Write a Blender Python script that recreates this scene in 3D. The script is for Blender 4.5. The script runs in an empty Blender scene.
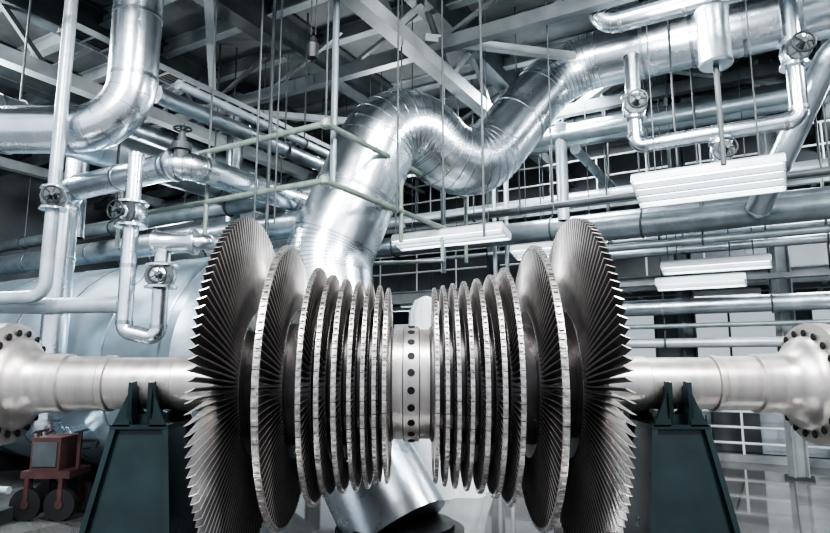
import bpy, bmesh, math, random
from mathutils import Vector, Matrix
random.seed(7)
pi=math.pi
C30,S30=math.cos(math.radians(30)),math.sin(math.radians(30))
# hall axes: h runs along the hall (pipes), n runs across it towards the back wall
def W(h,n,z): return Vector((h*C30+n*S30,-6.2-h*S30+n*C30,z))
HD=Vector((C30,-S30,0)); ND=Vector((S30,C30,0)); UP=Vector((0,0,1))

# ------------------------------------------------------------ materials
def new_mat(name,col,metal=0,rough=.5,var=.15,vscale=3,bump=0,bscale=8,col2=None,emit=None,es=0,stretch=None,rvar=.1):
    m=bpy.data.materials.new(name); m.use_nodes=True
    nt=m.node_tree; b=nt.nodes['Principled BSDF']
    b.inputs['Metallic'].default_value=metal; b.inputs['Roughness'].default_value=rough
    tc=nt.nodes.new('ShaderNodeTexCoord'); mp=nt.nodes.new('ShaderNodeMapping')
    nt.links.new(tc.outputs['Object'],mp.inputs['Vector'])
    if stretch: mp.inputs['Scale'].default_value=stretch
    nz=nt.nodes.new('ShaderNodeTexNoise'); nz.inputs['Scale'].default_value=vscale; nz.inputs['Detail'].default_value=5
    nt.links.new(mp.outputs[0],nz.inputs['Vector'])
    rp=nt.nodes.new('ShaderNodeValToRGB'); e=rp.color_ramp.elements
    c2=col2 or tuple(c*(1-var*2) for c in col)
    e[0].position=.3; e[0].color=(*c2,1); e[1].position=.7; e[1].color=(*col,1)
    nt.links.new(nz.outputs['Fac'],rp.inputs['Fac']); nt.links.new(rp.outputs[0],b.inputs['Base Color'])
    mr=nt.nodes.new('ShaderNodeMapRange'); mr.inputs['To Min'].default_value=max(.03,rough-rvar); mr.inputs['To Max'].default_value=min(1,rough+rvar)
    nt.links.new(nz.outputs['Fac'],mr.inputs['Value']); nt.links.new(mr.outputs[0],b.inputs['Roughness'])
    if bump:
        n2=nt.nodes.new('ShaderNodeTexNoise'); n2.inputs['Scale'].default_value=bscale; n2.inputs['Detail'].default_value=3
        nt.links.new(mp.outputs[0],n2.inputs['Vector'])
        bp=nt.nodes.new('ShaderNodeBump'); bp.inputs['Strength'].default_value=bump; bp.inputs['Distance'].default_value=.05
        nt.links.new(n2.outputs['Fac'],bp.inputs['Height']); nt.links.new(bp.outputs[0],b.inputs['Normal'])
    if emit:
        b.inputs['Emission Color'].default_value=(*emit,1); b.inputs['Emission Strength'].default_value=es
    return m
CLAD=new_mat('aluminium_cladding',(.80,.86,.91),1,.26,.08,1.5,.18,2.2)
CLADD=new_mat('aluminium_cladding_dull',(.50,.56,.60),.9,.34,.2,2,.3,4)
BAND=new_mat('cladding_band',(.55,.60,.63),1,.3,.2,6)
PIPEG=new_mat('grey_painted_pipe',(.22,.265,.285),.4,.38,.2,3,.1,20)
PIPEL=new_mat('light_painted_pipe',(.44,.50,.54),.35,.33,.15,3,.1,20)
STEELD=new_mat('dark_structural_steel',(.04,.05,.056),.3,.5,.25,2)
STEELM=new_mat('mid_structural_steel',(.085,.10,.107),.2,.5,.25,2)
STEELL=new_mat('light_structural_steel',(.30,.33,.34),.1,.5,.25,1.5)
WHITEP=new_mat('white_paint',(.70,.74,.75),0,.4,.08)
REFL=new_mat('lamp_reflector',(.30,.33,.35),0,.5,.08)
RAILG=new_mat('greenish_rail_paint',(.23,.28,.245),.2,.4,.2,5)
BLADE=new_mat('blade_steel',(.17,.158,.155),.8,.34,.15,5,.05,30)  # kept dark so the shade between blades is put into the colour
EDGE=new_mat('blade_edge_highlight',(.74,.71,.695),.85,.32,.10,9)  # lit blade edges painted in as a brighter steel
SHROUD=new_mat('shroud_steel',(.54,.515,.50),.85,.34,.25,14,.1,40)
DISC=new_mat('disc_steel',(.20,.186,.182),.85,.4,.2,4)
SHAFT=new_mat('machined_shaft_steel',(.48,.455,.44),.8,.37,.12,2,.05,20,stretch=(6,1,1))
STAND=new_mat('dark_green_paint',(.009,.025,.027),.1,.3,.25,3)
HOLE_SHADE=new_mat('hole_shade_disc',(.01,.01,.01),0,.7)  # shade inside bolt holes, painted as black discs on the surface
TANK=new_mat('tank_cladding',(.40,.50,.565),.7,.33,.18,1.2,.2,2)
BLACK=new_mat('black_rubber',(.015,.016,.018),0,.5)
RED=new_mat('faded_red_paint',(.085,.038,.038),0,.5,.3)
TARP=new_mat('white_tarp',(.66,.69,.71),0,.6,.08,3,.5,5)
LAMP=new_mat('fluorescent_tube',(.9,.95,1),0,.4,0,emit=(.94,.98,1),es=8)
WIN=new_mat('daylight_glass',(.35,.4,.44),0,.2,.1,.6,emit=(.85,.93,1),es=.35)
CEILM=new_mat('ceiling_concrete',(.16,.17,.175),0,.8,.25,.8,.2,6)
WALLM=new_mat('wall_panel',(.19,.21,.225),0,.7,.25,.7)
# floor: polished stone tiles
FLOORM=bpy.data.materials.new('polished_floor_tile'); FLOORM.use_nodes=True
nt=FLOORM.node_tree; b=nt.nodes['Principled BSDF']
tc=nt.nodes.new('ShaderNodeTexCoord'); mp=nt.nodes.new('ShaderNodeMapping'); mp.inputs['Rotation'].default_value=(0,0,math.radians(30))
nt.links.new(tc.outputs['Object'],mp.inputs['Vector'])
br=nt.nodes.new('ShaderNodeTexBrick'); br.offset=0; br.inputs['Scale'].default_value=1; br.inputs['Brick Width'].default_value=.8; br.inputs['Row Height'].default_value=.8
br.inputs['Mortar Size'].default_value=.01; br.inputs['Color1'].default_value=(.075,.077,.075,1); br.inputs['Color2'].default_value=(.15,.152,.15,1); br.inputs['Mortar'].default_value=(.025,.025,.025,1)
nz=nt.nodes.new('ShaderNodeTexNoise'); nz.inputs['Scale'].default_value=1.3; nz.inputs['Detail'].default_value=6
nt.links.new(mp.outputs[0],br.inputs['Vector']); nt.links.new(mp.outputs[0],nz.inputs['Vector'])
mx=nt.nodes.new('ShaderNodeMix'); mx.data_type='RGBA'; mx.blend_type='MULTIPLY'; mx.inputs[0].default_value=.7
nt.links.new(br.outputs['Color'],mx.inputs[6]); nt.links.new(nz.outputs['Color'],mx.inputs[7]); 
hs=nt.nodes.new('ShaderNodeHueSaturation'); hs.inputs['Saturation'].default_value=.15; hs.inputs['Value'].default_value=1.5
nt.links.new(mx.outputs[2],hs.inputs['Color']); nt.links.new(hs.outputs[0],b.inputs['Base Color'])
mr=nt.nodes.new('ShaderNodeMapRange'); mr.inputs['To Min'].default_value=.02; mr.inputs['To Max'].default_value=.10
nt.links.new(nz.outputs['Fac'],mr.inputs['Value']); nt.links.new(mr.outputs[0],b.inputs['Roughness'])
b.inputs['Specular IOR Level'].default_value=1.0; b.inputs['IOR'].default_value=1.7

# ------------------------------------------------------------ mesh builder
def frame(d):
    d=d.normalized(); a=UP if abs(d.z)<.95 else Vector((1,0,0))
    u=a.cross(d).normalized(); v=d.cross(u).normalized(); return d,u,v
class MB:
    def __init__(s): s.v=[]; s.f=[]; s.m=[]; s.mats=[]
    def mi(s,mat):
        if mat not in s.mats: s.mats.append(mat)
        return s.mats.index(mat)
    def add(s,vs,fs,mat):
        o=len(s.v); s.v+= [tuple(p) for p in vs]; k=s.mi(mat)
        for f in fs: s.f.append(tuple(i+o for i in f)); s.m.append(k)
    def hexa(s,p,mat): s.add(p,[(0,3,2,1),(4,5,6,7),(0,1,5,4),(1,2,6,5),(2,3,7,6),(3,0,4,7)],mat)
    def obox(s,c,ax,mat):  # ax: three half vectors
        a,b_,d=ax; c=Vector(c)
        s.hexa([c-a-b_-d,c+a-b_-d,c+a+b_-d,c-a+b_-d,c-a-b_+d,c+a-b_+d,c+a+b_+d,c-a+b_+d],mat)
    def box(s,c,sz,mat,hall=False):
        X=HD if hall else Vector((1,0,0)); Y=ND if hall else Vector((0,1,0))
        s.obox(c,(X*sz[0]/2,Y*sz[1]/2,UP*sz[2]/2),mat)
    def beam(s,p0,p1,w,h,mat):
        p0,p1=Vector(p0),Vector(p1); d,u,v=frame(p1-p0)
        s.obox((p0+p1)/2,((p1-p0)/2,u*w/2,v*h/2),mat)
    def ibeam(s,p0,p1,w,h,mat):
        p0,p1=Vector(p0),Vector(p1); d,u,v=frame(p1-p0); t=.03
        s.obox((p0+p1)/2,((p1-p0)/2,u*t/2,v*h/2),mat)
        for k in(-1,1): s.obox((p0+p1)/2+v*k*h/2,((p1-p0)/2,u*w/2,v*t/2),mat)
    def sweep(s,pts,r,mat,seg=16,caps=True,closed=False):
        pts=[Vector(p) for p in pts]; n=len(pts); vs=[];u=None
        for i,p in enumerate(pts):
            if closed: t=(pts[(i+1)%n]-pts[i-1]).normalized()
            elif 0<i<n-1: t=((pts[i+1]-p).normalized()+(p-pts[i-1]).normalized()).normalized()
            else:
                t=(pts[min(i+1,n-1)]-pts[max(i-1,0)]).normalized()
            if u is None: _,u,_=frame(t)
            u=(u-t*u.dot(t)).normalized(); v=t.cross(u)
            rr=r[i] if isinstance(r,(list,tuple)) else r
            for k in range(seg):
                a=2*pi*k/seg; vs.append(p+u*math.cos(a)*rr+v*math.sin(a)*rr)
        fs=[]
        for i in range(n if closed else n-1):
            j=(i+1)%n
            for k in range(seg):
                l=(k+1)%seg; fs.append((i*seg+k,i*seg+l,j*seg+l,j*seg+k))
        if caps and not closed: fs.append(tuple(range(seg))[::-1]); fs.append(tuple((n-1)*seg+k for k in range(seg)))
        s.add(vs,fs,mat)
    def cyl(s,p0,p1,r,mat,seg=12): s.sweep([p0,p1],r,mat,seg)
    def lathe(s,o,ax,prof,mat,seg=48,closed=False):
        o=Vector(o); d,u,v=frame(Vector(ax)); vs=[]; n=len(prof)
        for t,r in prof:
            for k in range(seg):
                a=2*pi*k/seg; vs.append(o+d*t+(u*math.cos(a)+v*math.sin(a))*r)
        fs=[]
        for i in range(n if closed else n-1):
            j=(i+1)%n
            for k in range(seg):
                l=(k+1)%seg; fs.append((i*seg+k,i*seg+l,j*seg+l,j*seg+k))
        if not closed: fs.append(tuple(range(seg))[::-1]); fs.append(tuple((n-1)*seg+k for k in range(seg)))
        s.add(vs,fs,mat)
    def torus(s,c,ax,R,r,mat,seg=24,ms=8):
        d,u,v=frame(Vector(ax)); c=Vector(c)
        s.sweep([c+(u*math.cos(2*pi*k/seg)+v*math.sin(2*pi*k/seg))*R for k in range(seg)],r,mat,ms,closed=True)
    def build(s,name,parent=None,angle=38,recalc=True):
        me=bpy.data.meshes.new(name); me.from_pydata(s.v,[],s.f)
        for m in s.mats: me.materials.append(m)
        me.polygons.foreach_set('material_index',s.m)
        if recalc:
            bm=bmesh.new(); bm.from_mesh(me); bmesh.ops.recalc_face_normals(bm,faces=bm.faces); bm.to_mesh(me); bm.free()
        me.polygons.foreach_set('use_smooth',[True]*len(me.polygons))
        me.set_sharp_from_angle(angle=math.radians(angle)); me.update()
        o=bpy.data.objects.new(name,me); bpy.context.scene.collection.objects.link(o)
        if parent: o.parent=parent
        return o
def empty(name):
    o=bpy.data.objects.new(name,None); bpy.context.scene.collection.objects.link(o); return o

def fillet(pts,R,ns=8):
    pts=[Vector(p) for p in pts]; out=[(pts[0],0)]
    for i in range(1,len(pts)-1):
        a,b_,c=pts[i-1],pts[i],pts[i+1]; d0=(b_-a).normalized(); d1=(c-b_).normalized()
        th=d0.angle(d1)
        if th<.02: out.append((b_,0)); continue
        t=min(R*math.tan(th/2),.49*(b_-a).length,.49*(c-b_).length); rr=t/math.tan(th/2)
        nrm=(d1-d0*d0.dot(d1)).normalized(); cen=b_-d0*t+nrm*rr
        for k in range(ns+1):
            f=th*k/ns; out.append((cen-nrm*rr*math.cos(f)+d0*rr*math.sin(f),1))
    out.append((pts[-1],0)); return out
def duct(mb,pts,r,R,mat=None,seg=28,ns=8,band=1.0,bw=.035,bh=.012,bmat=None,bendbands=True):
    mat=mat or CLAD; bmat=bmat or BAND
    F=fillet(pts,R,ns); P=[f[0] for f in F]; mb.sweep(P,r,mat,seg)
    n=len(P)
    for i in range(n-1):
        a,c=P[i],P[i+1]; L=(c-a).length; d=(c-a).normalized()
        if F[i][1] and F[i+1][1] and L<band*1.2:
            if bendbands:
                t=(P[i+1]-P[max(i-1,0)]).normalized(); mb.cyl(a-t*bw*.2,a+t*bw*.2,r+bh*.4,bmat,seg)
        elif band and L>.3:
            k=max(1,int(L/band))
            for j in range(k+1):
                q=a+d*min(max(L*j/k,bw),L-bw); mb.cyl(q-d*bw,q+d*bw,r+bh,bmat,seg)
def valve(mb,p,ax,wd,s=1.,mat=None,r=.1):
    p=Vector(p); ax=Vector(ax).normalized(); wd=Vector(wd).normalized(); mat=mat or CLAD
    mb.lathe(p-ax*.28*s,ax,[(0,r*1.0),(0,r*1.7),(.05*s,r*1.7),(.05*s,r*1.2),(.14*s,r*1.45),(.28*s,r*1.6),(.42*s,r*1.45),(.51*s,r*1.2),(.51*s,r*1.7),(.56*s,r*1.7),(.56*s,r)],mat,20)
    mb.lathe(p,wd,[(0,r*1.1),(.22*s,r*1.0),(.22*s,r*1.5),(.28*s,r*1.5),(.28*s,r*.5),(.42*s,r*.3),(.55*s,r*.25)],STEELM,14)
    wheel(mb,p+wd*.5*s,wd,s*1.3)
def wheel(mb,q,wd,s):
    wd=Vector(wd).normalized(); q=Vector(q); mb.torus(q,wd,.15*s,.018*s,STEELD)
    _,u,v=frame(wd)
    for k in range(5):
        a=2*pi*k/5; mb.cyl(q,q+(u*math.cos(a)+v*math.sin(a))*.15*s,.012*s,STEELD,6)

# ------------------------------------------------------------ room shell
def slab(name,hc,nc,z,hs,ns_,zs,mat):
    m=MB(); m.box(W(hc,nc,z),(hs,ns_,zs),mat,True); return m.build(name)
H0,H1,N0,N1,ZC=-22,14,-8,18,9.3
slab('floor',(H0+H1)/2,(N0+N1)/2,-.1,H1-H0,N1-N0,.2,FLOORM)
slab('ceiling',(H0+H1)/2,(1+N1)/2,ZC+.1,H1-H0,N1-1,.2,CEILM)
slab('wall_back',(H0+H1)/2,N1+.1,ZC/2,H1-H0,.2,ZC,WALLM)
slab('wall_left',H0-.1,(N0+N1)/2,ZC/2,.2,N1-N0,ZC,WALLM)
slab('wall_right',H1+.1,(4+N1)/2,ZC/2,.2,N1-4,ZC,WALLM)
# windows in back wall
k=0
for hc in [x for x in range(-19,13,3)]:
    for z0,z1 in((2.3,3.5),):
        k+=1; m=MB(); w=2.4; zc=(z0+z1)/2
        m.box(W(hc,N1-.03,zc),(w,.03,z1-z0),WIN,True)
        for zz in(z0,z1): m.box(W(hc,N1-.06,zz),(w+.1,.08,.05),STEELM,True)
        for j in range(3): m.box(W(hc-w/2+w*j/2,N1-.06,zc),(.05,.08,z1-z0),STEELM,True)
        m.build('window_%d'%k)

# ceiling structure
m=MB()
for i,h in enumerate([x*3.2-21 for x in range(11)]):
    m.ibeam(W(h,1,ZC-.45),W(h,N1,ZC-.45),.35,.75,STEELM)
for n in [1.2+1.45*j for j in range(12)]:
    m.ibeam(W(H0,n,ZC-.18),W(H1,n,ZC-.18),.2,.3,STEELL)
m.build('ceiling_beams')
m=MB()
for h in(-17.8,-11.4,-5.0,1.4,7.8):   # roof trusses across the hall, bottom chord lower
    m.beam(W(h,1,7.55),W(h,18,7.55),.26,.26,STEELL)
    for j in range(9):
        a=j*2; m.beam(W(h,a,7.6),W(h,a+1,8.6),.09,.09,STEELL); m.beam(W(h,a+1,8.6),W(h,a+2,7.6),.09,.09,STEELM)
for n in(9.2,13.2,16.5):
    m.beam(W(-21,n,7.8),W(13,n,7.8),.18,.24,STEELM)
    for j in range(17):
        a=-21+j*2; m.beam(W(a,n,7.8),W(a+2,n,8.7),.07,.07,STEELM)
m.build('roof_truss')
m=MB()
for (h0,n0,h1,n1,z) in[(-17.8,4,-11.4,10,7.9),(-11.4,10,-5,4,7.9),(-5,9,1.4,15,7.9),(-11.4,9,-5,15,8.0),(1.4,9,-5,15,8.05),(1.4,9,7.8,15,7.9)]:
    m.beam(W(h0,n0,z),W(h1,n1,z),.14,.14,STEELL)
m.build('roof_bracing')

# mezzanine levels, columns, railings
for z,n in((4.1,14.6),(6.3,15.4)):
    m=MB(); h0,h1=-12,12
    m.box(W((h0+h1)/2,(n+17.98)/2,z),(h1-h0,17.98-n,.06),STEELM,True)
    m.ibeam(W(h0,n,z-.14),W(h1,n,z-.14),.16,.3,STEELL)
    m.ibeam(W(h0,n+1.4,z-.14),W(h1,n+1.4,z-.14),.16,.28,STEELL)
    for j in range(25): m.ibeam(W(h0+j,n,z-.12),W(h0+j,17.9,z-.12),.1,.18,STEELL)
    m.build('mezzanine_platform')
    m=MB()
    for zz in(.55,1.05): m.cyl(W(h0,n+.05,z+zz),W(h1,n+.05,z+zz),.025,WHITEP,8)
    for j in range(21): m.cyl(W(h0+j*1.2,n+.05,z),W(h0+j*1.2,n+.05,z+1.05),.022,WHITEP,8)
    m.build('mezzanine_railing')
for h in(-15,-10.5,-6,-1.6,.2,2.6,6.8,11):
    m=MB(); m.ibeam(W(h,14.33,0),W(h,14.33,ZC-.8),.22,.26,STEELM if h!=.2 else STEELL); m.box(W(h,14.33,.02),(.5,.5,.04),STEELD,True)
    m.build('steel_column')
# floor level railing on the right
m=MB()
for zz in(.4,.75,1.1): m.cyl(W(-8,16.2,zz),W(10,16.2,zz),.03,WHITEP,8)
for j in range(21): m.cyl(W(-8+j*.9,16.2,0),W(-8+j*.9,16.2,1.1),.028,WHITEP,8)
m.box(W(1,16.2,.08),(18,.2,.16),STEELL,True)
m.build('floor_railing')

# background equipment along the back wall
def cabinet(h,n,w,d,ht,mat):
    m=MB(); m.box(W(h,n,ht/2+.05),(w,d,ht-.1),mat,True); m.box(W(h,n,.06),(w-.06,d-.06,.12),STEELD,True)
    k=max(1,int(w/.7))
    for j in range(k):
        cx=h-w/2+w*(j+.5)/k
        m.box(W(cx,n-d/2-.012,ht/2+.05),(w/k-.05,.025,ht-.25),mat,True)
        m.box(W(cx+w/k*.35,n-d/2-.04,ht/2),(.03,.04,.18),STEELD,True)
        for q in range(4): m.box(W(cx,n-d/2-.03,ht-.35-.05*q),(w/k*.5,.01,.02),STEELD,True)
    return m.build('electrical_cabinet')
for h,w,ht in((-9,1.4,1.9),(-4.6,2.1,2.0),(-2.2,1.4,1.7),(0.6,2.1,2.1),(4.0,1.4,1.9)):
    cabinet(h,17.3,w,.7,ht,PIPEL if w>2 else PIPEG)

# ladder type cable trays
def tray(p0,p1,w,side):
    m=MB(); p0,p1=Vector(p0),Vector(p1); L=(p1-p0).length; d=(p1-p0)/L
    for k in(-1,1): m.obox((p0+p1)/2+side*k*w/2,((p1-p0)/2,side*.01,UP*.05),STEELL)
    for j in range(int(L/.35)+1): m.obox(p0+d*j*.35-UP*.03,(d*.02,side*w/2,UP*.01),STEELL)
    for j in range(4): m.cyl(p0+side*w*(j-1.5)/5,p1+side*w*(j-1.5)/5,.025,BLACK,6)
    for j in range(1,int(L/3)+1):
        for k in(-1,1): q=p0+d*(j*3-1.5)+side*k*w/2; m.cyl(q,(q.x,q.y,ZC-.1),.012,STEELM,6)
    return m.build('cable_tray')
tray(W(-18,11.2,6.3),W(-6,11.2,6.3),.45,ND)
tray(W(-6,13.75,3.85),W(10,13.75,3.85),.22,ND)
tray(W(-9.1,5,7.3),W(-9.1,16,7.3),.4,HD)

# ------------------------------------------------------------ pipes of the hall
def pipe(name,pts,r,mat,R=None,band=1.5,hang=None,seg=20,extra=None,bend=True):
    m=MB(); duct(m,pts,r,R or r*2.2,mat,seg,6,band,.025,.008,BAND if mat in(CLAD,CLADD) else mat,bend)
    if hang:
        for p in hang:
            p=Vector(p); m.cyl(p,(p.x,p.y,ZC-.1),.018,STEELM,6); 
            m.torus(p,(HD if abs((Vector(pts[1])-Vector(pts[0])).normalized().dot(HD))>.7 else ND),r+.02,.018,STEELM)
    if extra: extra(m)
    return m.build(name)
# straight background runs along the hall
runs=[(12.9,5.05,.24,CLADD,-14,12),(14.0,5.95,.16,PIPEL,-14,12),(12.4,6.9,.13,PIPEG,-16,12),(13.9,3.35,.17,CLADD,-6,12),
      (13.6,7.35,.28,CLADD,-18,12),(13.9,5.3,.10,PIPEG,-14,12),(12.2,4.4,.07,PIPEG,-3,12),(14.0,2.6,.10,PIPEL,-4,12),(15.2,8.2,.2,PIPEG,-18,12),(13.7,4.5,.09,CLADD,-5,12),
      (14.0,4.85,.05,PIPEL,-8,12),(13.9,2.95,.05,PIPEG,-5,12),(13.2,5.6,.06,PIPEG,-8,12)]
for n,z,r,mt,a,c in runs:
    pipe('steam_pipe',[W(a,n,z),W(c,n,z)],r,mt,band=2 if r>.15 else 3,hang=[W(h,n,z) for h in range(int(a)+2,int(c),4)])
# pipes crossing the hall
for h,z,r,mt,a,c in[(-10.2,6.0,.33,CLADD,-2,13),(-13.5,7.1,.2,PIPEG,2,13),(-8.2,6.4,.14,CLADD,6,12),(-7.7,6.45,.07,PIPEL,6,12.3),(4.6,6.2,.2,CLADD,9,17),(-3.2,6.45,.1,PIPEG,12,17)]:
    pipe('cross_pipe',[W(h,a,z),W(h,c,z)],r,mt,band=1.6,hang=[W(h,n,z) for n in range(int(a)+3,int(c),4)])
for h in(-5.6,-5.3,1.9,2.15): pipe('vertical_conduit',[W(h,13.5,.02),W(h,13.5,7.0)],.05,PIPEL,band=0)

# long slender monorail tube in front of lamps
pipe('conduit_rail',[W(-6.5,10.9,5.05),W(8,10.9,5.05)],.06,STEELM,band=0,hang=[W(h,10.9,5.05) for h in(-4,-1.2,1.6,4.4)])

# ---- giant S-shaped duct
m=MB()
S=[(-.2,2.4,0.02),(-1.0,3.0,1.3),(-1.42,3.6,3.8),(-.30,3.8,6.62),(.92,4.6,5.38),W(-3.3,11.5,7.98),W(3.2,11.5,7.98),W(10,11.5,7.98)]
F=fillet(S,1.2,10); P=[f[0] for f in F]
rad=[]
acc=0;tot=sum((P[i+1]-P[i]).length for i in range(len(P)-1))
for i,p in enumerate(P):
    if i: acc+=(P[i]-P[i-1]).length
    f=min(1,max(0,(acc-5)/6)); rad.append(.70-.17*f)
m.sweep(P,rad,CLAD,44)
for i in range(1,len(P)-1):
    a,c=P[i],P[i+1]; t=((c-a).normalized()+(a-P[i-1]).normalized()).normalized(); L=(c-a).length
    m.cyl(a-t*.009,a+t*.009,rad[i]+.005,BAND,44)
    if L>.7:
        k=int(L/.75)
        for j in range(1,k):
            q=a.lerp(c,j/k); d=(c-a).normalized(); rr=rad[i]+(rad[i+1]-rad[i])*j/k; m.cyl(q-d*.03,q+d*.03,rr+.012,BAND,44)
m.lathe((-.2,2.4,0),UP,[(0,.85),(.05,.85),(.05,.72),(.12,.72)],BLACK,40)
for h in(-1.5,2.,5.5): m.cyl(W(h,11.5,7.95),W(h,11.5,ZC-.1),.03,STEELM)
m.build('insulated_steam_duct')

# ---- top left duct
pipe('ventilation_duct',[(-4.1,2.3,9.2),(-4.1,2.3,5.5),(-11,2.3,5.5)],.34,CLAD,R=.75,band=.9,seg=36)
# ---- left pipework
def ex(m):
    m.lathe(W(-7.15,5.7,5.0),UP,[(0,.1),(.2,.1),(.2,.14),(.3,.14),(.3,.07),(.45,.05),(.6,.03)],STEELM,14); wheel(m,W(-7.15,5.7,5.52),UP,.8)
    m.lathe(W(-7.3,5.7,5.0),HD,[(0,.2),(0,.24),(.06,.24),(.06,.2)],BAND,24)
    m.cyl(W(-8.6,5.7,5),W(-8.6,5.7,ZC-.1),.02,STEELM)
pipe('process_pipe',[W(-7.1,9.3,3.9),W(-7.1,9.3,5.0),W(-7.1,5.7,5.0),W(-9.9,5.7,5.0),W(-9.9,5.7,1.0),W(-9.9,6.5,1.0)],.2,CLAD,R=.3,band=.8,extra=ex,seg=24)
pipe('vertical_pipe',[(-4.8,1.8,9.2),(-4.8,1.8,3.05),(-5.9,1.8,3.0)],.085,PIPEL,R=.2,band=0)
def ex(m):
    valve(m,(-3.72,1.75,4.12),UP,(-.3,-1,0),.6,CLAD,.12); valve(m,(-3.28,1.75,3.3),UP,(.2,-1,0),.55,CLAD,.12)
    m.lathe((-3.4,1.75,3.75),(1,0,0),[(0,.1),(0,.17),(.05,.17),(.1,.14),(.45,.14),(.5,.17),(.55,.17),(.55,.1)],CLAD,20)
    valve(m,(-4.8,1.8,4.35),UP,(.5,-1,0),.55,CLAD,.10)
pipe('bypass_pipe',[(-3.72,1.75,4.95),(-3.72,1.75,2.6),(-3.28,1.75,2.5),(-3.28,1.75,3.75),(-2.75,1.75,3.75),(-2.5,2.6,3.9)],.1,CLAD,R=.1,band=.7,extra=ex,bend=False)
pipe('drain_pipe',[(-9,2.1,3.0),(-4.9,2.1,2.95),(-3.95,2.1,2.97)],.11,PIPEL,R=.2,band=1.2)
pipe('feed_pipe',[W(-20,8,4.55),W(-6.6,8,4.55)],.23,CLADD,band=1.2)
pipe('feed_pipe',[W(-20,9.3,5.5),W(-6.6,9.3,5.5)],.16,PIPEG,band=2,hang=[W(h,9.3,5.5) for h in(-18,-14,-10)])
pipe('service_tube',[(-6.5,.9,6.2),(-3.2,1.2,7.8),(-1.5,1.4,8.8)],.05,RAILG,band=0)
pipe('feed_pipe',[W(-12.2,7.2,4.7),W(-12.2,7.2,7.4),W(-12.2,12,7.4)],.22,CLADD,R=.4,band=.8)
pipe('feed_pipe',[W(-11.2,10.5,3.0),W(-11.2,10.5,8.8)],.2,CLADD,band=.9)
# elevated pressure vessel in the background on the left
m=MB(); m.lathe(W(-19,13.2,6.0),HD,[(0,.1),(.1,.5),(.3,.75),(.6,.85),(8.4,.85),(8.7,.75),(8.9,.5),(9,.1)],CLADD,40)
for t in(2,4.5,7): m.lathe(W(-19+t,13.2,6.0),HD,[(0,.87),(.06,.87)],BAND,40)
for t in(2,7): m.box(W(-19+t,13.2,2.6),(.3,1.2,5.2),STEELM,True)
m.build('pressure_vessel')

# ---- platform railing (greenish tubes) with a corner
m=MB()
c=(-5.05,6.33)
for z in(5.4,4.6):
    m.sweep([W(-9.4,c[1],z),W(c[0],c[1],z),W(c[0],c[1]+4.4,z)],.045,RAILG,10)
    m.lathe(W(c[0],c[1],z-.07),UP,[(0,.05),(.03,.075),(.11,.075),(.14,.05)],RAILG,12)
for hh in(-9.4,-7.3): m.cyl(W(hh,c[1],4.1),W(hh,c[1],5.4),.035,RAILG,8)
for nn in(8.3,c[1]+4.4): m.cyl(W(c[0],nn,4.1),W(c[0],nn,5.4),.035,RAILG,8)
m.sweep([W(c[0],c[1]+3.4,4.6),W(c[0],c[1]+3.4,4.0),W(c[0]-1.4,c[1]+3.0,4.0)],.042,RAILG,10)
for hh,nn in((c[0],c[1]),(-7.3,c[1]),(c[0],8.3)): m.cyl(W(hh,nn,5.4),W(hh,nn,ZC-.1),.014,STEELM,6)
m.build('platform_railing')

# ---- hanging rods
m=MB()
for x,y,z0,r in[(-2.15,1.9,3.9,.016),(-1.95,2.2,4.1,.012),(-1.15,2.2,4.6,.05),(-.25,2.4,4.3,.014),(.42,2.7,4.2,.014),(.55,5.6,3.9,.05),(-2.3,3.2,3.8,.03),(1.0,2.6,4.0,.02),(2.2,3.4,4.6,.012)]:
    m.cyl((x,y,z0),(x,y,ZC-.1),r,STEELM if r<.04 else PIPEG,8)
m.build('hanger_rods')
m=MB()
for x,y in((-1.35,1.3),(-1.29,1.3)): m.cyl((x,y,6.4),(x,y,ZC-.1),.008,BLACK,6)
m.lathe((-1.32,1.3,6.05),UP,[(0,.03),(.03,.07),(.22,.08),(.26,.05),(.3,.05),(.34,.02)],BLACK,14)
m.build('crane_pendant')

# ---- right hand pipework with valves
def ex(m):
    valve(m,W(-1.7,10.1,6.3),UP,(-.2,-1,0),.75,CLAD,.12); valve(m,W(.55,10.1,6.65),UP,(-.2,-1,0),.75,CLAD,.12)
    m.cyl(W(-.5,10.1,5.65),W(-.5,10.1,5.1),.08,CLAD,14); valve(m,W(-.5,10.1,5.3),UP,(-.2,-1,0),.7,CLAD,.10)
pipe('valve_manifold_pipe',[W(-1.7,10.1,7.2),W(-1.7,10.1,5.65),W(.55,10.1,5.65),W(.55,10.1,8.9)],.125,CLAD,R=.14,band=.8,extra=ex,bend=False)
pipe('overhead_pipe',[W(-2.06,9.5,9.2),W(-2.06,9.5,7.55),W(3,9.5,7.55)],.18,CLAD,R=.3,band=.8,seg=24)
m=MB(); p=W(-.4,8.6,6.05); r=.2
m.lathe(p,UP,[(0,.05),(0,r),(.03,r+.015),(.06,r),(.75,r),(.78,r+.015),(.81,r),(.81,.07),(1.0,.05)],CLADD,28)
m.cyl(p,(p.x,p.y,ZC-.1),.03,STEELM); m.cyl((p.x,p.y,4.7),p,.035,STEELM)
m.build('spring_hanger')
pipe('riser_pipe',[W(3.5,10.3,6.9),W(1.1,10.6,6.9),W(.2,11.2,5.2),W(-.1,11.8,4.75)],.19,CLADD,R=.5,band=.9,seg=24)
pipe('riser_pipe',[W(-3.6,12.4,5.1),W(-3.6,12.4,7.2)],.12,PIPEL,band=1)
pipe('heating_duct',[W(-3.2,12.0,4.75),W(8,12.0,4.75)],.22,PIPEG,band=1.6,hang=[W(h,12.0,4.75) for h in(-2,1,4)])

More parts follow.
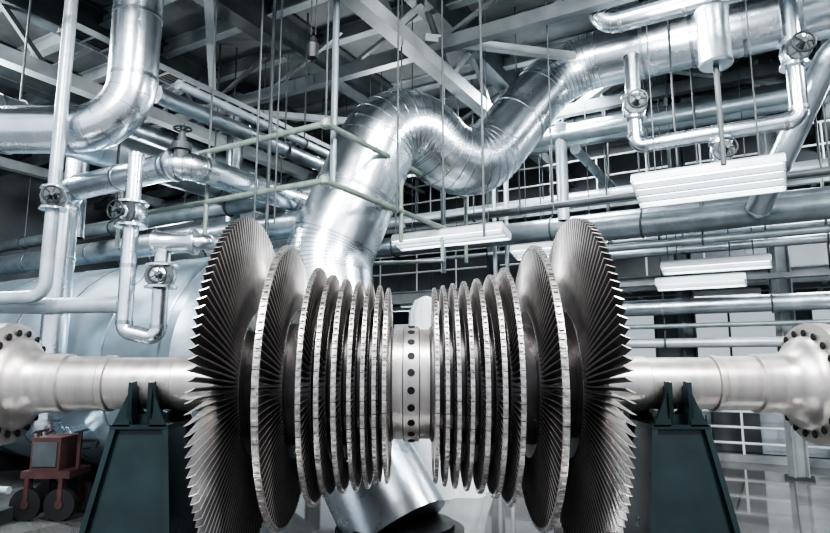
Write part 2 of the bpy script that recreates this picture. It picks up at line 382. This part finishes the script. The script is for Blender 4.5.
# ---- fluorescent lamps
def lamp(c,L,wd=.32,n=2,tilt=0):
    m=MB(); c=Vector(c); A=(ND*math.cos(tilt)-UP*math.sin(tilt)); U=(UP*math.cos(tilt)+ND*math.sin(tilt))
    m.obox(c+U*.06,(HD*L/2,A*wd/2,U*.03),REFL)
    for k in(-1,1):
        m.obox(c+A*k*wd/2,(HD*L/2,A*.008,U*.06),WHITEP); m.obox(c+HD*k*L/2,(HD*.008,A*wd/2,U*.06),WHITEP)
    for j in range(n):
        q=c+A*(wd*((j+.5)/n-.5)); m.cyl(q-HD*(L/2-.03),q+HD*(L/2-.03),.026,LAMP,10)
        if j: q=c+A*(wd*(j/n-.5)); m.obox(q-U*.03,(HD*L/2,A*.010,U*.05),REFL)
    for kk in(-1,1): m.cyl(c+HD*L*.35*kk+UP*.08,Vector((c.x+HD.x*L*.35*kk,c.y+HD.y*L*.35*kk,ZC-.1)),.01,STEELM,6)
    return m.build('fluorescent_lamp')
lamp(W(-.69,9.7,4.78),1.98,.72,4,.35)
lamp(W(-4.95,9.8,4.42),2.2,.42,3,.3)
lamp(W(-3.9,12.9,4.6),2.0,.5,3,.3)
lamp(W(-.9,13.1,4.05),1.9,.35,2,.3); lamp(W(-1.2,13.3,3.75),1.6,.35,2,.3)
lamp(W(3.4,13.2,6.1),2.0,.3,2); lamp(W(-8,14.9,3.8),2,.3,2)
for h in(-9,-5,-1,3): lamp(W(h,15.6,3.75),1.6,.25,1); 
for h in(-11,-7,-3,1): lamp(W(h,16.2,5.95),1.6,.25,1)

# ------------------------------------------------------------ storage tank
m=MB(); r=1.95; c0=-19; L=11.4
prof=[(-.5,.1),(-.42,.8),(-.2,1.6),(0,r)]+[(0.01,r),(L,r),(L+.2,1.6),(L+.42,.8),(L+.5,.1)]
m.lathe(W(c0,8,2.15),HD,prof,TANK,72)
for k in range(0,9): m.lathe(W(c0+.1+k*1.38,8,2.15),HD,[(0,r),(0,r+.012),(.05,r+.012),(.05,r)],BAND,72)
for t in(1.5,5,8,10.6):
    m.box(W(c0+t,8,.35),(.3,2.6,.7),STEELD,True)
m.build('storage_tank')

# tarp covered machine behind the hub
m=MB(); vs=[];seg=56
prof=[(.0,.95),(.25,.88),(.7,.78),(1.2,.66),(1.7,.46),(2.3,.36),(2.8,.33),(3.1,.3),(3.3,.2),(3.38,.03)]
for i,(z,rr) in enumerate(prof):
    for k in range(seg):
        a=2*pi*k/seg; q=rr*(1+.10*math.sin(a*7+z*1.5)*(1-z/3.6)+.05*math.sin(a*13+2*z))
        vs.append((.32+q*math.cos(a)-.12*z*.3,4.9+q*math.sin(a)*.6,z))
fs=[(i*seg+k,i*seg+(k+1)%seg,(i+1)*seg+(k+1)%seg,(i+1)*seg+k) for i in range(len(prof)-1) for k in range(seg)]
fs+= [tuple(range(seg))[::-1],tuple((len(prof)-1)*seg+k for k in range(seg))]
m.add(vs,fs,TARP); m.build('tarp_covered_machine',angle=80)

# trolley cart left
m=MB(); x,y=-5.25,3.25
m.box((x,y,.62),(.7,.6,.1),RED); m.box((x-.05,y,.90),(.42,.5,.46),RED); m.box((x-.05,y-.26,.90),(.34,.03,.34),STEELM)
for k in(-1,1):
    m.box((x+.3*k,y,.9),(.05,.05,.6),RED); m.cyl((x+.3*k,y-.2,1.2),(x+.3*k,y+.2,1.2),.02,STEELM,8)
    for q in(-1,1):
        cx,cy=x+.24*k,y+.27*q
        m.lathe((cx,cy-.05,.22),(0,1,0),[(0,.09),(0,.16),(.0,.22),(.1,.22),(.1,.09)],BLACK,28)
        m.lathe((cx,cy-.07,.22),(0,1,0),[(0,.06),(.14,.06)],RED,14)
        m.box((cx,cy,.42),(.06,.12,.32),RED)
m.build('trolley_cart')
m=MB()
for z,y in((.25,2.2),(.25,3.0),(.55,2.6)):
    m.cyl((-9,y+.3,z),(-5.3 if y<3 else -5.9,y-.35,z),.05,PIPEL,10)
for xx in(-8.5,-7,-5.7): m.box((xx,2.6,.1),(.12,1.4,.2),STEELM); m.box((xx,2.6,.35),(.08,.08,.4),STEELM)
m.build('floor_pipe_skid')

# ------------------------------------------------------------ TURBINE ROTOR
CX,CZ=-.035,2.0
rotor=empty('steam_turbine_rotor'); rotor.location=(0,0,0)
O=Vector((CX,0,CZ)); AX=Vector((1,0,0))
# axial position, root radius, tip radius, count, chord root, chord tip, thickness
stages=[(1.60,.70,1.62,128,.20,.085,.014),(1.20,.70,1.34,116,.15,.075,.012),(.91,.74,1.12,104,.085,.06,.011),(.775,.74,1.05,104,.07,.055,.010),
        (.64,.73,1.01,104,.065,.05,.010),(.515,.73,.985,104,.055,.045,.009),(.405,.73,.965,104,.05,.042,.009),(.31,.72,.945,104,.045,.038,.008),(.225,.72,.92,104,.04,.034,.008)]
def blades(mb,x,r0,r1,n,c0,c1,th,sg,twist0,twist1,spans,ph=0):
    us=[-.5,-.40,.0,.3,.5]
    for k in range(n):
        a=2*pi*(k+ph)/n; er=Vector((0,math.cos(a),math.sin(a))); et=Vector((0,-math.sin(a),math.cos(a)))
        vs=[]
        for i in range(spans+1):
            f=i/spans; r=r0+(r1-r0)*f; c=c0+(c1-c0)*f; st=twist0+(twist1-twist0)*f; cam=.14*(1-f)+.04
            sec=[]
            for side in(1,-1):
                rng=us if side==1 else us[::-1][1:-1]
                for u in rng:
                    off=cam*c*(1-4*u*u)+side*th*(1-.25*f)*(1-abs(2*u)**3.5)*.5
                    sec.append((u*c*math.cos(st)-off*math.sin(st),u*c*math.sin(st)+off*math.cos(st)))
            for ax_,tg in sec: vs.append(O+AX*(sg*(x+ax_))+er*r+et*tg)
        q=8
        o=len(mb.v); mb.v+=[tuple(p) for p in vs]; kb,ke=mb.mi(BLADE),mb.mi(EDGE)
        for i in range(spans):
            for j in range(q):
                mb.f.append((o+i*q+j,o+i*q+(j+1)%q,o+(i+1)*q+(j+1)%q,o+(i+1)*q+j)); mb.m.append(ke if j in(0,7) else kb)  # front edge strip takes the painted highlight
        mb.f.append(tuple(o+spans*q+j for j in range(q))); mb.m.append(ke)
def ringsegs(mb,x,w,r0,r1,n,sg,gap=.05,sub=2):
    for k in range(n):
        a0=2*pi*(k+gap/2)/n; a1=2*pi*(k+1-gap/2)/n; vs=[]
        for j in range(sub+1):
            a=a0+(a1-a0)*j/sub
            for (dx,r) in((-w/2,r0),(w/2,r0),(w/2,r1),(-w/2,r1)):
                vs.append(O+AX*(sg*x+dx)+Vector((0,math.cos(a)*r,math.sin(a)*r)))
        fs=[(j*4+i,j*4+(i+1)%4,(j+1)*4+(i+1)%4,(j+1)*4+i) for j in range(sub) for i in range(4)]
        fs+=[(0,1,2,3),(sub*4+3,sub*4+2,sub*4+1,sub*4)]
        mb.add(vs,fs,SHROUD)
for sg in(-1,1):
    bl=MB(); sh=MB()
    for i,(x,r0,r1,n,c0,c1,th) in enumerate(stages):
        if i==0: blades(bl,x,r0,r1,n,c0,c1,th,sg,-.1,.42,8)
        elif i==1: blades(bl,x,r0,r1-.03,n,c0,c1,th,sg,-.1,.4,6)
        else: blades(bl,x,r0,r1-.02,n,c0,c1,th,sg,.1,.3,3)
        if i>0:
            w=.055 if i==1 else (.042 if i<5 else .035)
            ringsegs(sh,x,w,r1-.028,r1,n//2,sg)
            # riveted tenons on the shroud
            for k in range(n):
                a=2*pi*(k+.5)/n; er=Vector((0,math.cos(a),math.sin(a))); et=Vector((0,-math.sin(a),math.cos(a)))
                sh.obox(O+AX*sg*x+er*(r1+.005),(AX*w*.34,et*.012,er*.011),SHROUD)
        # blade root platform ring
        w=c0*1.02
        sh.lathe(O+AX*(sg*x-w/2),AX,[(0,r0-.05),(0,r0+.005),(w,r0+.005),(w,r0-.05)],DISC,96)
    bl.build('rotor_blades',rotor,angle=40); sh.build('blade_shroud',rotor)
# solid body: drum, discs
m=MB()
for sg in(-1,1):
    d=AX*sg
    m.lathe(O,d,[(0,.50),(.15,.50),(.19,.56),(1.15,.58),(1.3,.55),(1.5,.52),(1.62,.5),(1.75,.45),(1.84,.30),(1.86,.27)],DISC,96)
    for (x,r0,r1,n,c0,c1,th) in stages:
        w=c0*.5
        m.lathe(O+d*x,d,[(-w*.75,.5),(-w*.55,r0-.12),(-w*.9,r0-.05),(-w*.9,r0-.01),(w*.9,r0-.01),(w*.9,r0-.05),(w*.55,r0-.12),(w*.75,.5)],DISC,96)
m.build('rotor_discs',rotor)
m=MB()
m.lathe(O-AX*.17,AX,[(0,.50),(0,.53),(.09,.53),(.10,.555),(.24,.555),(.25,.53),(.34,.53),(.34,.50)],SHAFT,96)
for k in range(22):
    a=2*pi*(k+.3)/22; er=Vector((0,math.cos(a),math.sin(a))); p=O+er*.557
    m.lathe(p-er*.02,er,[(0,.03),(.019,.03),(.021,.034),(.024,.034)],HOLE_SHADE,16)  # black disc stands for a shaded hole, nothing is cut
m.build('coupling_hub',rotor)
m=MB()
for sg in(-1,1):
    d=AX*sg
    e=.07
    m.lathe(O,d,[(1.7,.2),(1.7,.265),(2.28,.265),(2.29,.25),(2.92,.25),(2.93,.272),(2.99,.272),(3.0,.262),(3.34,.262),(3.36,.285),(3.5+e,.285),(3.58+e,.30),(3.66+e,.34),(3.72+e,.40),(3.75+e,.44),(3.80+e,.46),(3.82+e,.54),(3.85+e,.585),(3.99+e,.585),(4.0+e,.57),(4.0+e,.50),(4.04+e,.46),(4.04+e,.15),(3.95+e,.13),(3.95+e,.01)],SHAFT,96)
    for k in range(20):
        a=2*pi*(k+.4)/20; er=Vector((0,math.cos(a),math.sin(a)))
        m.lathe(O+d*(3.795+e)+er*.49,-d,[(0,.034),(.012,.034),(.012,.026),(.016,.026)],HOLE_SHADE,16)  # flange holes are black discs in place of shaded recesses
m.build('rotor_shaft',rotor)

# ------------------------------------------------------------ stands
def stand(xs):
    m=MB()
    zt,zb=1.6,.05; tx,ty,bx,by=.24,.33,.47,.62
    top=[(xs-tx,-ty,zt),(xs+tx,-ty,zt),(xs+tx,ty,zt),(xs-tx,ty,zt)]
    bot=[(xs-bx,-by,zb),(xs+bx,-by,zb),(xs+bx,by,zb),(xs-bx,by,zb)]
    T=[Vector(p) for p in top]; B=[Vector(p) for p in bot]; c=Vector((xs,0,0))
    ins=lambda p,k:Vector((xs+(p.x-xs)*k,p.y*k,p.z))
    m.hexa([ins(p,.95) for p in B]+[ins(p,.93) for p in T],STAND)
    for i in range(4):
        m.beam(B[i],T[i],.05,.05,STAND); j=(i+1)%4
        m.beam(B[i],B[j],.06,.08,STAND)
    m.box((xs,0,.025),(2*bx+.16,2*by+.16,.05),STAND)
    m.box((xs,0,zt+.015),(2*tx+.06,2*ty+.06,.04),STAND)
    # cradle plates
    prof=[(-.34,1.63),(-.385,1.75),(-.385,2.02),(-.30,2.03),(-.27,1.93)]
    for k in range(9):
        a=pi+pi*k/8*1.0; prof.append((.262*math.cos(a),2.0-.02+.262*math.sin(a)*1.0))
    prof+=[(.27,1.93),(.30,2.03),(.385,2.02),(.385,1.75),(.34,1.63)]
    for dx in(-.09,.09):
        n=len(prof); vs=[(xs+dx+s*.02,y,z) for s in(-1,1) for y,z in prof]
        fs=[tuple(range(n)),tuple(range(2*n-1,n-1,-1))]+[(i,(i+1)%n,n+(i+1)%n,n+i) for i in range(n)]
        m.add(vs,fs,STAND)
        for sy in(-1,1):
            s2=1 if dx>0 else -1
            vs=[(xs+dx,sy*.36,1.62),(xs+s2*.25,sy*.36,1.62),(xs+dx,sy*.36,1.98),(xs+dx,sy*.33,1.62),(xs+s2*.25,sy*.33,1.62),(xs+dx,sy*.33,1.98)]
            m.add(vs,[(0,1,2),(3,5,4),(0,3,4,1),(1,4,5,2),(2,5,3,0)],STAND)
    m.box((xs,0,1.675),(.2,.5,.1),STAND)
    for sx in(-.17,.17):
        for sy in(-.25,.25): m.cyl((xs+sx,sy,1.63),(xs+sx,sy,1.68),.025,STEELM,6)
    return m.build('rotor_support_stand')
stand(-2.53); stand(2.44)

# ------------------------------------------------------------ lights
def area(name,loc,target,size,e,col=(.95,.98,1)):
    l=bpy.data.lights.new(name,'AREA'); l.size=size; l.energy=e; l.color=col
    o=bpy.data.objects.new(name,l); o.location=loc; o.rotation_euler=(Vector(target)-Vector(loc)).to_track_quat('-Z','Y').to_euler()
    bpy.context.scene.collection.objects.link(o)
def point(loc,e,r=.3,col=(.95,.98,1)):
    l=bpy.data.lights.new('fill_point_light','POINT'); l.shadow_soft_size=r; l.energy=e; l.color=col
    o=bpy.data.objects.new('fill_point_light',l); o.location=loc; bpy.context.scene.collection.objects.link(o)
area('fill_area_light',(-4.5,-6,8.6),(-1,0,1.8),1.6,950,(1,.98,.965))  # added area lights to brighten rotor and hall, no fixtures modelled
area('fill_area_light',(4.5,-6,8.6),(1,0,1.8),1.6,950,(1,.98,.965))
area('fill_area_light',(0,-3,8.6),(0,1.5,2.5),1.5,420)
area('fill_area_light',W(-13,4,8.2),W(-12,7,2),2,560)
area('fill_area_light',W(-4,13,8.2),W(-4,13.5,2),2,650)
area('fill_area_light',W(4,10,8.2),W(4,12,2),2,600)
area('fill_area_light',W(1,15.5,5.8),W(1,15.5,2),3,320)
for h,n,z in((-12,5,6.9),(-7,11,6.7),(-1,8.3,6.6),(2.5,14.4,6.9),(-14,11,5)): point(W(h,n,z),260)  # added point lights that lift the ceiling and hall, no lamp bodies
w=bpy.data.worlds.new('World'); bpy.context.scene.world=w; w.use_nodes=True
bg=w.node_tree.nodes['Background']; bg.inputs[0].default_value=(.82,.90,1,1); bg.inputs[1].default_value=.9
sc=bpy.context.scene
sc.view_settings.view_transform='AgX'; sc.view_settings.look='AgX - High Contrast'; sc.view_settings.exposure=.38
# ------------------------------------------------------------ camera
cam=bpy.data.cameras.new('camera'); co=bpy.data.objects.new('camera',cam); sc.collection.objects.link(co)
co.location=(0,-6.2,2.2); co.rotation_euler=(math.radians(98.8),0,0); cam.sensor_width=36; cam.lens=26.9; cam.clip_end=200
sc.camera=co
